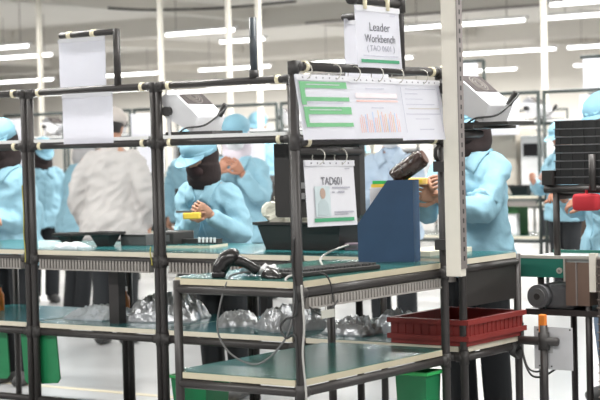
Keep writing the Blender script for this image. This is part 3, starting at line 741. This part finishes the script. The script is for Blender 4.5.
# ------------------------------------------------------------------ furniture behind
def cab(name, label, cate, loc, w, d, h, m, extra=None, rz=0):
    t = thing(name, label, cate, loc, rz); MB().box(-w/2, w/2, 0, d, 0, h).build('body', m, t, bevel=.006)
    MB().box(-w/2+.02, w/2-.02, -.004, 0, h*.1, h*.9).build('front_panel', extra or m, t); return t
cab('equipment_cabinet', 'plain beige equipment cabinet behind the standing woman', 'cabinet', (-4.02, 8.5, .85), .46, .4, .57, mat('cabinet_beige', (.50, .46, .40), .6, var=.02), mat('cabinet_beige2', (.52, .48, .42), .6, var=.02))
cab('test_instrument', 'white instrument with a black screen right of the beige cabinet', 'instrument', (-3.62, 8.5, .85), .24, .3, .52, WHITE)
MB().box(-.09, .09, -.008, -.004, .34, .45).build('screen', BLACKG, [o for o in bpy.data.objects if o.name.startswith('test_instrument') and not o.parent][0])
t = cab('black_instrument', 'black instrument box with a glowing red lamp in the second row', 'instrument', (-6.33, 8.33, .85), .62, .3, .12, BLACKP)
MB().ell((-.05, -.01, .085), (.02, .01, .02), 12, 8).build('red_lamp', LED, t, True)
cab('black_machine', 'black machine right of the white coated man', 'machine', (-4.85, 5.3, 0), .35, .4, 1.02, BLACKP)
cab('black_machine', 'black low machine behind the white coated man', 'machine', (-5.6, 6.7, 0), .38, .4, 1.03, BLACKP)
tote('black_tote', 'dark tote on the second row near the white instrument', (-3.72, 8.5, .85), 0, .2, .2, .09)
cab('green_cabinet', 'green panel cabinet on the far lower shelf right of the woman', 'cabinet', (-3.85, 8.42, .5), .22, .2, .27, mat('cab_green', (.10, .32, .12), .5))
cab('white_carton', 'white carton in front of the green cabinet on the far shelf', 'box', (-3.78, 8.33, .5), .15, .07, .19, WHITE)
cab('yellow_reel', 'yellow box on the far lower shelf just right of the woman', 'box', (-4.07, 8.4, .5), .05, .2, .26, YEL, BLACKP)
cab('dark_carton', 'dark carton on the far lower shelf behind the right double post', 'box', (-3.42, 8.4, .5), .2, .2, .22, mat('carton_dark', (.06, .06, .07), .6))
cab('brown_carton', 'brown carton on the far lower shelf under the black trays', 'box', (-3.12, 8.4, .5), .34, .2, .26, BROWNP)
for i, (x, m, wd, lbx) in enumerate(((-8.9, BLACKP, .3, 'black carton on the second row shelf at far left'), (-8.1, GREYP, .26, 'grey carton on the second row shelf behind the white coated man'), (-7.2, BLACKP, .34, 'black carton on the second row shelf left of the bent worker'), (-6.3, BLACKP, .3, 'black carton on the second row shelf right of the bent worker'), (-5.6, GREYP, .3, 'grey carton on the second row shelf behind the foam tote'))):
    cab('shelf_carton', lbx, 'box', (x, 8.4, .5), wd, .25, .26, m)
random.seed(11)
for i, x in enumerate((-9.5, -8.75, -7.6, -7.0, -6.75, -5.3)):
    m = (IONW, GREYP, BLACKP, IONW, GREYP, IVORY)[i]; h = (.30, .2, .16, .34, .2, .4)[i]
    cab('bench_instrument', '%s bench instrument from the left along the second row' % ords[i], 'instrument', (x, 8.5, .85), .28, .25, h, m, (BLACKP, IONW, GREYP, BLACKP, WHITE, IONW)[i])
for i in range(12):
    m = (IONW, GREYP, IVORY, IONW)[i % 4]
    cab('far_instrument', '%s instrument from the left along the far third row' % ords[i], 'instrument', (-15.0+i*.82, 15.4, .85), .4, .3, .25+.35*random.random(), m, (WHITE, BLACKP, IONW, GREYP)[i % 4])
t = thing('amber_bottle', 'amber bottle on the floor side of the second lower shelf', 'bottle', (-2.20, 1.55, .5))
MB().tube([(0, 0, 0), (0, 0, .09), (0, 0, .11), (0, 0, .125)], [.025, .025, .012, .011], 16).build('body', AMBER, t, True); MB().tube([(0, 0, .125), (0, 0, .145)], .014, 12).build('cap', WHITE, t)
t = thing('orange_bottle', 'orange bottle on the lower shelf at the left edge', 'bottle', (-3.04, 1.52, .5)); t.scale = (.6, .6, .6)
MB().tube([(0, 0, 0), (0, 0, .14), (0, 0, .17), (0, 0, .20)], [.035, .035, .015, .014], 16).build('body', ORNG, t, True); MB().tube([(0, 0, .20), (0, 0, .22)], .018, 12).build('cap', BLACKP, t)

# ------------------------------------------------------------------ people
def head_fn(p, d):
    x, y, z = p
    t = max(0, -d.z)
    x *= 1-.28*t*t; 
    if y < 0: y *= 1-.10*t
    if y < 0 and abs(x) < .02: y -= .018*math.exp(-((z+.012)/.02)**2)*math.exp(-(x/.009)**2)
    if y < 0: y += .008*math.exp(-((z-.012)/.012)**2)*math.exp(-((abs(x)-.03)/.016)**2)
    if y < 0: y -= .006*math.exp(-((z+.055)/.012)**2)*math.exp(-(x/.025)**2)
    if d.z < -.6 and y < 0: y -= .01*math.exp(-(x/.03)**2)
    return V((x, y, z+.108))
def add_hand(b, w_, d, n, side, s, curl):
    d = d.normalized(); n = (n-d*n.dot(d)).normalized(); l = d.cross(n)*side   # l points to the thumb side
    rr = []
    for u, a, c in ((-.01, .024, .02), (.02, .034, .016), (.06, .04, .014), (.085, .038, .011)):
        rr.append([w_+d*u*s+l*a*s*math.cos(k*PI/7)+n*c*s*math.sin(k*PI/7) for k in range(14)])
    b.rings(rr)
    for i, (o, L) in enumerate(((.028, .068), (.009, .076), (-.010, .07), (-.028, .055))):
        p = w_+d*.075*s+l*o*s; a = R(8); pts = [p-d*.012*s, p]
        for k, f in enumerate((.45, .3, .25)):
            a += curl*(.8+.25*k); p = p+(d*math.cos(a)+n*math.sin(a))*L*f*s; pts.append(p)
        b.tube(pts, [.0085*s, .0088*s, .008*s, .0074*s, .0055*s], 8)
    p = w_+d*.02*s+l*.028*s; t1 = (d*.7+l*.75+n*.25).normalized(); t2 = (d*.9+l*.2+n*.45).normalized()
    b.tube([p-t1*.01, p, p+t1*.035*s, p+t1*.035*s+t2*.03*s, p+t1*.035*s+t2*.05*s], [.012*s, .0125*s, .0105*s, .0095*s, .0065*s], 8)
def person(label, loc, rz, h=1.58, lean=0, pitch=0, yaw=0, tgt=None, coat=COATB, cap=CAPB, hijab=None, mask=None, skin=SKIN, pants=PANT, hair=None, visor=True, vox=.012, pocket=False, curl=.6, group=None, stride=0, wide=1.0, hem=.73):
    s = h/1.6; t = thing('person', label, 'person', loc, rz, group)
    piv = V((0, 0, .88*s)); RL = Matrix.Rotation(R(lean), 4, 'X')
    def T(p):
        p = V(p); k = min(1, max(0, (p.z-.78*s)/(.3*s))); k = k*k*(3-2*k)
        m = Matrix.Rotation(R(lean)*k, 4, 'X'); return piv+m @ (p-piv)
    S = lambda x, y, z: V((x*s, y*s, z*s))
    neck = T(S(0, .012, 1.375)); HM = Matrix.Translation(neck) @ Matrix.Rotation(R(lean*.4+pitch), 4, 'X') @ Matrix.Rotation(R(yaw), 4, 'Z') @ Matrix.Diagonal((s, s, s, 1))
    tors = [((0, 0, .80), .145, .10), ((0, 0, .92), .155, .108), ((0, -.005, 1.05), .14, .098), ((0, -.005, 1.18), .155, .105), ((0, 0, 1.26), .150, .090), ((0, .008, 1.315), .098, .068), ((0, .012, 1.36), .055, .05), ((0, .01, 1.42), .05, .05)]
    def loft(b, add, L, seg=22, pw=2.2):
        b.eloft([(S(*c), (rx+add)*s*wide, (ry+add)*s) for c, rx, ry in L], seg, T, pw)
    # arms
    arms = []
    for sd in (1, -1):
        sh = T(S(sd*.150*wide, .012, 1.262)); a_, b_ = .27*s, .245*s
        W = V(tgt[0 if sd == 1 else 1]) if tgt and tgt[0 if sd == 1 else 1] is not None else T(S(sd*.215, -.05, .768))
        dv = W-sh; D = dv.length
        if D > (a_+b_)*.995: W = sh+dv.normalized()*(a_+b_)*.995; dv = W-sh; D = dv.length
        x = (a_*a_-b_*b_+D*D)/(2*D); hh = math.sqrt(max(0, a_*a_-x*x)); u = dv.normalized()
        hint = V((sd*.5, .45, -.75)); hint = (hint-u*hint.dot(u)).normalized()
        E_ = sh+u*x+hint*hh; arms.append((sd, sh, E_, W))
    # body
    b = MB(); loft(b, 0, tors)
    b.ell((0, 0, 0), (.073, .092, .113), 36, 28, M=HM, fn=head_fn)
    b.tube([HM @ V((0, .012, -.05)), HM @ V((0, .008, .05))], .05*s, 14)
    for sd in (1, -1): b.ell((sd*.072, .008, .10), (.012, .02, .03), 10, 8, M=HM)
    legs = []
    for sd in (1, -1):
        hp = S(sd*.085, 0, .86); kn = S(sd*.09, -.015-sd*stride*.5, .47); an = S(sd*.09, .03-sd*stride, .09); legs.append((sd, hp, kn, an))
        b.tube(cat([hp, kn, an], 5), [.082*s]+[.078*s]*2+[.066*s]*2+[.058*s]+[.054*s]*2+[.05*s, .042*s, .04*s], 14)
        b.tube([an+S(0, .045, -.05), an+S(0, -.02, -.045), an+S(sd*.012, -.13, -.058)], [.034*s, .04*s, .03*s], 12)
    for sd, sh, E_, W in arms:
        b.tube(cat([sh, E_, W], 5), [.05*s, .05*s, .046*s, .044*s, .042*s, .04*s, .039*s, .036*s, .032*s, .028*s, .026*s], 12)
    body = remesh(b.bm, vox*.8, 3)
    for sd, sh, E_, W in arms:
        d = (W-E_).normalized(); nrm = V((-sd*.55, -.35, -.6)) if d.z < .3 else V((-sd*.5, .8, 0))
        add_hand(body, W, d, nrm, 1 if sd == 1 else -1, s, curl)
    body.build('body', skin, t, True)
    # eyes
    for sd in (1, -1):
        MB().ell((sd*.03, -.0765, .119), (.0125, .008, .006), 12, 8, M=HM).build('eye', EYE, t, True)
        MB().ell((sd*.031, -.080, .137), (.018, .007, .003), 10, 6, M=HM).build('eyebrow', HAIR, t, True)
    MB().ell((0, -.085, .047), (.021, .01, .006), 12, 8, M=HM).build('mouth', mat('lips', (.36, .13, .11), .5), t, True)
    # clothes
    b = MB(); lw = (max(hem, .70))
    cl = [((0, 0, hem), .185, .135), ((0, 0, hem+.02), .19, .14), ((0, 0, .86), .178, .132)] + tors[1:6]
    b.eloft([(S(*c), (rx+.028)*s*wide, (ry+.028)*s) for c, rx, ry in cl], 26, T, 2.2)
    b.eloft([(S(0, .012, 1.30), .09*s, .075*s), (S(0, .012, 1.345), .072*s, .066*s), (S(0, .014, 1.375), .066*s, .062*s)], 22, T)
    for sd, sh, E_, W in arms:
        e2 = E_+(W-E_)*.93
        b.tube(cat([sh+V((-sd*.05, 0, 0)), sh+(E_-sh)*.15, E_, e2], 5), [.066*s, .069*s, .071*s, .071*s, .070*s, .069*s, .069*s, .068*s, .067*s, .067*s, .066*s, .064*s, .06*s, .055*s, .049*s, .043*s], 16)
    cb = remesh(b.bm, vox, 2); sd0 = V((loc[0]*3, loc[1]*5, 0))
    for _ in range(1):
        bmesh.ops.recalc_face_normals(cb.bm, faces=cb.bm.faces); cb.bm.normal_update()
        for v in cb.bm.verts:
            q = v.co+sd0
            k = noise.noise(V((q.x*16, q.y*16, q.z*9)))*.009+noise.noise(V((q.x*7, q.y*7, q.z*4+q.x*3)))*.012+abs(noise.noise(V((q.x*11+q.z*8, q.y*11, q.z*12))))*-.024+.004
            v.co += v.normal*k*s
    cb.bm.normal_update(); bv = BVHTree.FromBMesh(cb.bm)
    ct = cb.build('coat', coat, t, True)
    for sd in (1, -1):   # collar flaps
        inn = cat([T(S(sd*.070, .03, 1.375)), T(S(sd*.052, -.06, 1.355)), T(S(sd*.014, -.115, 1.28))], 3)
        out_ = cat([T(S(sd*.105, .03, 1.335)), T(S(sd*.100, -.075, 1.305)), T(S(sd*.070, -.125, 1.235))], 3)
        lo_, hi_ = [], []
        for a_, c_ in zip(inn, out_):
            row = []
            for k in range(5):
                q = a_.lerp(c_, k/4); h_ = bv.find_nearest(q); row.append((h_[0]+h_[1]*.003, h_[0]+h_[1]*.011))
            lo_.append(row)
        b = MB(); b.rings([[r_[0] for r_ in row]+[r_[1] for r_ in row[::-1]] for row in lo_]); b.build('collar', coat, ct, True)
    b = MB(); pl = [T(S(x, -.137-.004*(z < 1.0), z)) for z in (1.26, 1.15, 1.05, .92, .8)for x in (0,)]
    pl = [bv.find_nearest(q)[0] for q in cat(pl, 4)]; b.tube(pl, .006*s, 6); b.build('placket', coat, ct, True)
    if pocket:
        q = [T(S(x, -.142+.25*(x-.09)**2*4, z)) for x, z in ((.035, 1.15), (.135, 1.15), (.135, 1.06), (.035, 1.06))]
        g = [[bv.find_nearest(q[0].lerp(q[1], i/5).lerp(q[3].lerp(q[2], i/5), j/5)) for i in range(6)] for j in range(6)]
        b = MB(); b.rings([[h_[0]+h_[1]*.001 for h_ in row]+[h_[0]+h_[1]*.014 for h_ in row[::-1]] for row in g]); b.build('pocket', coat, ct, True)
    b = MB()
    b.eloft([(S(0, 0, .74), .16*s, .115*s), (S(0, 0, .90), .165*s, .12*s)], 20)
    for sd, hp, kn, an in legs:
        b.tube(cat([hp+S(0, 0, .02), kn, an+S(0, 0, -.02)], 5), [.095*s]+[.092*s]*2+[.083*s]*2+[.076*s]+[.073*s]*2+[.072*s, .07*s, .07*s], 14)
    remesh(b.bm, vox, 2).build('trousers', pants, t, True)
    for sd, hp, kn, an in legs:
        b = MB(); b.tube([an+S(0, .075, -.05), an+S(0, .05, -.045), an+S(0, -.02, -.04), an+S(sd*.012, -.12, -.055), an+S(sd*.014, -.165, -.062)], [.025*s, .04*s, .047*s, .038*s, .022*s], 14)
        for v in b.bm.verts: v.co.z = max(v.co.z, .001)
        b.build('shoe', SHOE, t, True)
    if hijab:
        b = MB(); b.ell((0, .028, .115), (.094, .103, .125), 30, 22, M=HM)
        L0 = [HM @ V((0, .016, .06)), HM @ V((0, .012, .0)), T(S(0, .006, 1.345)), T(S(0, -.008, 1.30)), T(S(0, -.012, 1.255))]
        b.eloft([(L0[0], .100*s, .104*s), (L0[1], .102*s, .096*s), (L0[2], .102*s, .09*s), (L0[3], .085*s, .078*s), (L0[4], .05*s, .05*s)], 24)
        hb = remesh(b.bm, .009, 3); hb.build('hijab', hijab, t, True)
    elif hair:
        MB().ell((0, .016, .128), (.082, .098, .108), 24, 16, M=HM, fn=lambda p, d: V((p.x, p.y if p.y > -.05 or p.z > .16 else -.05, max(p.z, .06)))).build('hair', hair, t, True)
    if mask:
        MB().ell((0, -.044, .048), (.066, .054, .054), 22, 14, M=HM).build('face_mask', mask, t, True)
    if cap:
        def cf(p, d):
            k = 1+.06*noise.noise(d*3+sd0)+.025*noise.noise(d*9); q = V((p.x*k, p.y*k, p.z))
            if d.z < -.1: q.z = .135+.012*(p.z-.165)/.1
            return q
        b = MB(); b.ell((0, .010, .163), (.098, .118, .088), 30, 20, M=HM, fn=cf)
        cp = b.build('cap', cap, t, True)
        b = MB(); b.eloft([((0, .006, z), rx, ry) for z, rx, ry in ((.130, .092, .108), (.160, .097, .114))], 28, lambda p: HM @ p); b.build('cap_band', cap, cp, True)
        if visor:
            rr = []
            for th in (0, .005):
                inn = [(.093*math.sin(a), .0-.104*math.cos(a), .140+th) for a in [R(-68+136*k/14) for k in range(15)]]
                outr = [(.098*math.sin(a), -.02-.165*math.cos(a)*(.62+.38*math.cos(a)), .140-.034*math.cos(a)+th) for a in [R(68-136*k/14) for k in range(15)]]
                rr.append([HM @ V(p) for p in inn+outr])
            MB().rings(rr).build('visor', cap, cp)
    return t
p = person('person in light blue coat and dark face veil bending over parts in hand', (-2.14, 2.26, 0), 8, 1.42, 26, 9, -12, wide=.95, tgt=((.14, -.36, .985), (.05, -.37, .975)), hijab=HIJD, mask=MASKD, vox=.010, curl=.9)
# parts held by the bent worker
pm = p.matrix_basis
t = thing('held_component', 'yellow and grey component held in the hands of the bent worker', 'component', (-1.955, 1.785, .968), 30)
MB().box(-.04, .045, -.028, .028, 0, .032).build('body', YEL, t, bevel=.006); MB().box(-.075, .005, -.02, .02, .032, .042).build('cover', GREYP, t)
person('person in light blue coat and dark veil at the left edge, arms folded', (-3.60, 2.16, 0), 5, 1.50, 6, 18, 5, tgt=((-.02, -.22, .98), (.08, -.24, .95)), hijab=HIJD, mask=HIJD, vox=.012)
person('person in blue coat with dark veil and chest pocket right of the ivory column', (-.56, 2.16, 0), 6, 1.53, 6, 16, -12, wide=.95, tgt=((-.02, -.36, 1.07), (-.06, -.36, 1.10)), hijab=HIJD, mask=HIJD, vox=.010, pocket=True, curl=.8)
t = thing('held_part', 'small part held up by the standing woman, orange glow painted in', 'component', (-.60, 1.72, 1.13), 20)
MB().box(-.05, .05, -.025, .025, 0, .03).build('body', mat('part_orange_glow', (.85, .55, .18), .4), t, bevel=.005); MB().box(-.03, .03, -.028, -.025, .008, .022).build('face', YEL, t)  # orange lamp glow on the held part, put into its colour
person('man in white coat and beige cap standing with his back to the camera', (-4.40, 3.90, 0), 200, 1.60, 3, 8, 0, tgt=((.225, -.07, .785), (-.225, -.07, .785)), coat=COATW, cap=CAPW, hair=HAIR, visor=False, wide=1.12, hem=.72)
person('person in blue coat with lilac veil and white mask raising both hands to the face', (-3.47, 4.10, 0), 30, 1.52, 2, 12, 0, tgt=((.06, -.24, 1.16), (-.08, -.24, 1.17)), hijab=HIJL, mask=MASKW, skin=SKIND)
person('person in pale coat and white mask facing the camera behind the leader bench', (-2.62, 4.65, 0), 25, 1.52, 4, 12, 10, tgt=((.06, -.3, 1.0), (-.06, -.3, 1.0)), coat=COATP, cap=CAPB, hair=HAIR, mask=MASKW, skin=SKIND, visor=False)
person('man in blue coat and blue cap with jeans at the right edge behind the trays', (-.27, 3.05, 0), -36, 1.535, 4, 14, 0, tgt=((.13, -.22, 1.0), (-.10, -.24, 1.03)), skin=SKIND, pants=JEANS, hair=HAIR, wide=1.05)
person('person in blue coat bending, seen behind the leftmost double post', (-4.30, 2.74, 0), 30, 1.50, 10, 20, 0, hijab=HIJG)
person('person in blue coat and grey veil seated work pose left of the white coated man', (-6.02, 5.25, 0), 165, 1.48, 12, 14, 0, hijab=HIJG, tgt=((.1, -.3, .95), (-.1, -.3, .95)))
person('person in blue coat and dark veil beside the second service pole on the left', (-7.15, 6.0, 0), 60, 1.45, 10, 20, 0, hijab=HIJD, mask=HIJD)
person('person in blue coat partly hidden by the white coated man', (-6.05, 6.75, 0), 20, 1.5, 6, 15, 0, hijab=HIJD)
person('person in blue coat standing farther back between blower and leader rack', (-7.36, 9.45, 0), 30, 1.68, 2, 8, 0, skin=SKIND, hair=HAIR)
person('second person in blue coat farther back near the leader rack', (-6.75, 10.3, 0), 10, 1.60, 2, 8, 0, hijab=HIJG)
person('person in blue coat working far behind the black trays', (-2.93, 7.75, 0), -20, 1.46, 4, 12, 0, tgt=((.1, -.24, 1.0), (-.1, -.26, 1.0)), skin=SKIND)
# red pouch by right man
t = thing('red_pouch', 'bright red pouch hanging below the black trays at the right edge', 'pouch', (.235, 1.70, 1.052))
b = MB(); b.ell((0, 0, 0), (.06, .03, .045), 22, 14, fn=lambda p, d: V((math.copysign(abs(d.x)**.35, d.x)*.06, math.copysign(abs(d.y)**.6, d.y)*.025, math.copysign(abs(d.z)**.35, d.z)*.036))); b.build('pouch', REDC, t, True)
MB().tube([(0, 0, .03), (0, 0, .05)], .006, 8).build('strap', REDC, t)
print('OBJECTS', len(bpy.data.objects))
